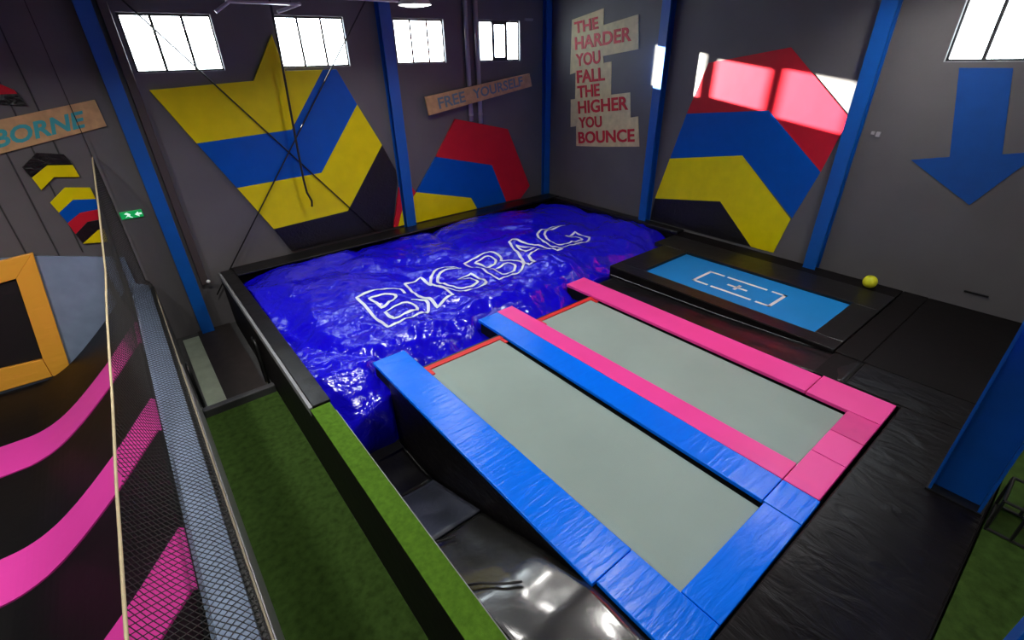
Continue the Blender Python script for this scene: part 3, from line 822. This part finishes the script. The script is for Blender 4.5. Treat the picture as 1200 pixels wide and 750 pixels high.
# exit sign
ex = thing('exit_sign', 'small glowing green exit sign on the back wall beside the column', 'sign', (-0.15, YB, 1.78))
box(-0.38, 0.06, YB-0.05, YB, 1.78, 1.95).build('housing', M_EXIT, ex, bevel=0.008)
MB().prism([(-0.10,1.86),(-0.02,1.92),(-0.02,1.885),(0.04,1.885),(0.04,1.845),(-0.02,1.845),(-0.02,1.80)], lambda x, z: (x, YB-0.05, z), lambda x, z: (x, YB-0.056, z)).build('arrow_symbol', M_EXITW, ex)
MB().prism([(-0.30,1.81),(-0.24,1.87),(-0.30,1.90),(-0.24,1.93),(-0.18,1.88),(-0.20,1.84),(-0.15,1.80),(-0.18,1.80),(-0.24,1.84)], lambda x, z: (x, YB-0.05, z), lambda x, z: (x, YB-0.056, z)).build('running_figure', M_EXITW, ex)

# ------------------------------------------------------------------ pipes, bracing rods, cables
for i, x in enumerate((9.80, 10.19)):
    p = thing('plastic_pipe', ['pale grey wall pipe behind the tilted board, closer to the blue column', 'pale grey wall pipe behind the tilted board, closer to the room corner'][i], 'pipe', (x, YB-0.1, 2.9), 'twin plastic pipes')
    MB().tube([(x, YB-0.1, 3.1-0.1*i), (x, YB-0.1, ZC-0.005)], 0.075, 14).build('tube', M_PIPE, p, smooth=True)
    for z in (3.3, 5.0, 6.6): MB().tube([(x, YB-0.1, z-0.03), (x, YB-0.1, z+0.03)], 0.085, 14).build('clamp', M_PIPE, p)
dp = thing('downpipe', 'dark brown downpipe beside the blue column', 'pipe', (0.78, YB-0.08, -0.3))
box(0.69, 0.87, YB-0.14, YB-0.01, -0.25, ZC).build('tube', M_BRPIPE, dp, bevel=0.02)
uv_sphere((0.86, YB-0.2, -0.15), 0.05, 14).build('valve_cap', M_WHITE, dp, smooth=True)
def rod(name, label, pts, r, cat='rod', m=M_CABLE, group=None):
    return tag(MB().tube(pts, r, 8).build(name, m, smooth=True), label, cat, group)
rod('bracing_rod', 'thin dark bracing rod falling from the first window to the airbag', [(0.95, 14.425, 6.46), (5.79, 14.425, 0.11)], 0.018)
rod('bracing_rod', 'thin dark bracing rod rising from the column foot across the mural', [(0.95, 14.385, -0.59), (6.80, 14.385, 6.70)], 0.018)
rod('hanging_rope', 'black rope hanging in front of the yellow and blue mural', [(4.08,14.2,ZC),(4.02,14.2,5.5),(3.97,14.2,4.47),(3.91,14.2,3.24),(3.87,14.2,2.13),(3.88,14.2,1.75),(3.96,14.2,1.5),(3.93,14.2,1.34)], 0.03, 'rope')
# small fittings
tag(box(12.28, 12.62, YB-0.06, YB-0.005, 6.05, 6.12).build('bracket', M_GREYM), 'small pale bracket high on the back wall near the corner', 'bracket')
fx = thing('fitting', 'small pale fitting on the side wall next to the column', 'fitting', (XR, 3.78, 3.2))
box(XR-0.06, XR, 3.62, 3.70, 3.26, 3.36).build('box', M_PIPE, fx); box(XR-0.05, XR, 3.74, 3.80, 3.30, 3.36).build('box', M_PIPE, fx)
tag(box(XR-0.02, XR, 0.75, 1.15, 0.33, 0.37).build('dark_plate', M_DKMET), 'thin dark plate low on the bare side wall', 'plate')

# roof truss pieces that dip into view
tr = thing('roof_truss', 'pale grey roof truss with diagonal struts above the back windows', 'truss', (4.4, 13.2, 6.1))
MB().tube([(2.0, 13.2, 6.32), (6.9, 13.2, 6.32)], 0.05, 8).build('chord', M_PIPE, tr)
MB().tube([(2.0, 13.2, 7.3), (6.9, 13.2, 7.3)], 0.05, 8).build('chord', M_PIPE, tr)
for i in range(5):
    a = 2.0+i*0.98
    MB().tube([(a, 13.2, 6.32), (a+0.49, 13.2, 7.3)], 0.03, 6).build('strut', M_PIPE, tr)
    MB().tube([(a+0.49, 13.2, 7.3), (a+0.98, 13.2, 6.32)], 0.03, 6).build('strut', M_PIPE, tr)
hf = thing('ceiling_tray', 'pale grey suspended tray hanging before the first two windows', 'tray', (3.4, 12.6, 5.9))
MB().tube([(2.55, 12.9, 5.93), (2.85, 12.9, 6.12)], 0.035, 8).build('tray_edge', M_PIPE, hf)
MB().tube([(3.78, 12.9, 5.96), (4.30, 12.9, 6.13)], 0.035, 8).build('tray_edge', M_PIPE, hf)
box(2.80, 4.30, 12.8, 13.0, 6.10, 6.14).build('tray_top', M_PIPE, hf)
for x in (3.0, 4.1): MB().tube([(x, 12.9, 6.14), (x, 12.9, ZC)], 0.01, 6).build('hanger', M_CABLE, hf)

# ------------------------------------------------------------------ black rack on the turf, blue post
rk = thing('metal_rack', 'small black metal rack standing on the turf beside the blue column', 'rack', (6.9, -0.85, -0.02))
def bar(a, b, r=0.018): MB().tube([a, b], r, 6).build('bar', M_DKMET, rk)
x0, x1, y0, y1, z0, z1 = 6.62, 7.15, -1.15, -0.56, 0.0, 0.46
for z in (z0, z1):
    bar((x0, y0, z), (x0, y1, z)); bar((x1, y0, z), (x1, y1, z)); bar((x0, y0, z), (x1, y0, z)); bar((x0, y1, z), (x1, y1, z))
for (x, y) in ((x0, y0), (x0, y1), (x1, y0), (x1, y1)): bar((x, y, -0.02), (x, y, z1))
bar((x0, -0.78, z0), (x0, -0.78, z1)); bar((x1, -0.78, z0), (x1, -0.78, z1))
MB().box(x0-0.02, x1+0.02, -1.17, -0.82, z1, z1+0.03).build('shelf', M_DKMET, rk)

bp_ = thing('steel_post', 'blue steel post standing at the near edge of the turf', 'post', (4.35, -0.98, -0.02))
box(4.20, 4.50, -1.2, -0.83, -0.02, ZC-0.005).build('post_body', M_STEELB, bp_, bevel=0.01)
box(4.18, 4.56, -1.24, -0.79, -0.02, 0.0).build('foot', M_DKMET, bp_)

# ------------------------------------------------------------------ high-bay lamp above the airbag, plus added fill lamps
def lamp(x, y, z, label, k=1.0):
    r = thing('high_bay_or_fill_lamp', label, 'lamp', (x, y, z), 'high-bay lamps under the roof')
    MB().lathe([(0.36, 0.0), (0.34, 0.05), (0.24, 0.18), (0.12, 0.28), (0.10, 0.45), (0.02, 0.46)], (x, y, z), 24).build('shade', M_LAMPW, r, smooth=True)
    MB().lathe([(0.001, -0.03), (0.2, -0.02), (0.33, 0.012), (0.001, 0.014)], (x, y, z), 24).build('lens', M_LAMPE, r, smooth=True)
    MB().tube([(x, y, z+0.45), (x, y, ZC-0.005)], 0.012, 6).build('suspension_rod', M_CABLE, r)
    ld = bpy.data.lights.new('lamp_light', 'AREA'); ld.shape = 'DISK'; ld.size = 0.62; ld.energy = LAMP_WATT*k; ld.spread = math.radians(150); ld.color = (1.0, 0.97, 0.93)
    lo = bpy.data.objects.new('lamp_light', ld); COL.objects.link(lo); lo.parent = r; lo.location = (0, 0, -0.05)
lamp(6.15, 11.0, 6.02, 'white high-bay lamp hanging above the airbag')
for (x, y, k, w) in ((0.6, 8.6, 1.6, 'pit wall beside the airbag'), (6.2, 4.2, 1.0, 'blue and pink padded trampolines'), (11.4, 3.0, 1.0, 'black mats by the bare side wall'), (0.4, 0.0, 0.8, 'near end of the turf lane'),
                     (6.2, -3.5, 0.8, 'turf field'), (-3.4, 9.6, 2.2, 'curved trampoline ramp'), (-4.0, 3.0, 1.6, 'near end of the trampoline ramp')):
    lamp(x, y, 6.6, 'added unseen fill lamp hung high over the ' + w, k)  # added fill lamps, hung out of view to brighten the dim areas

for o in bpy.data.objects:
    if '_base' in o: del o['_base']
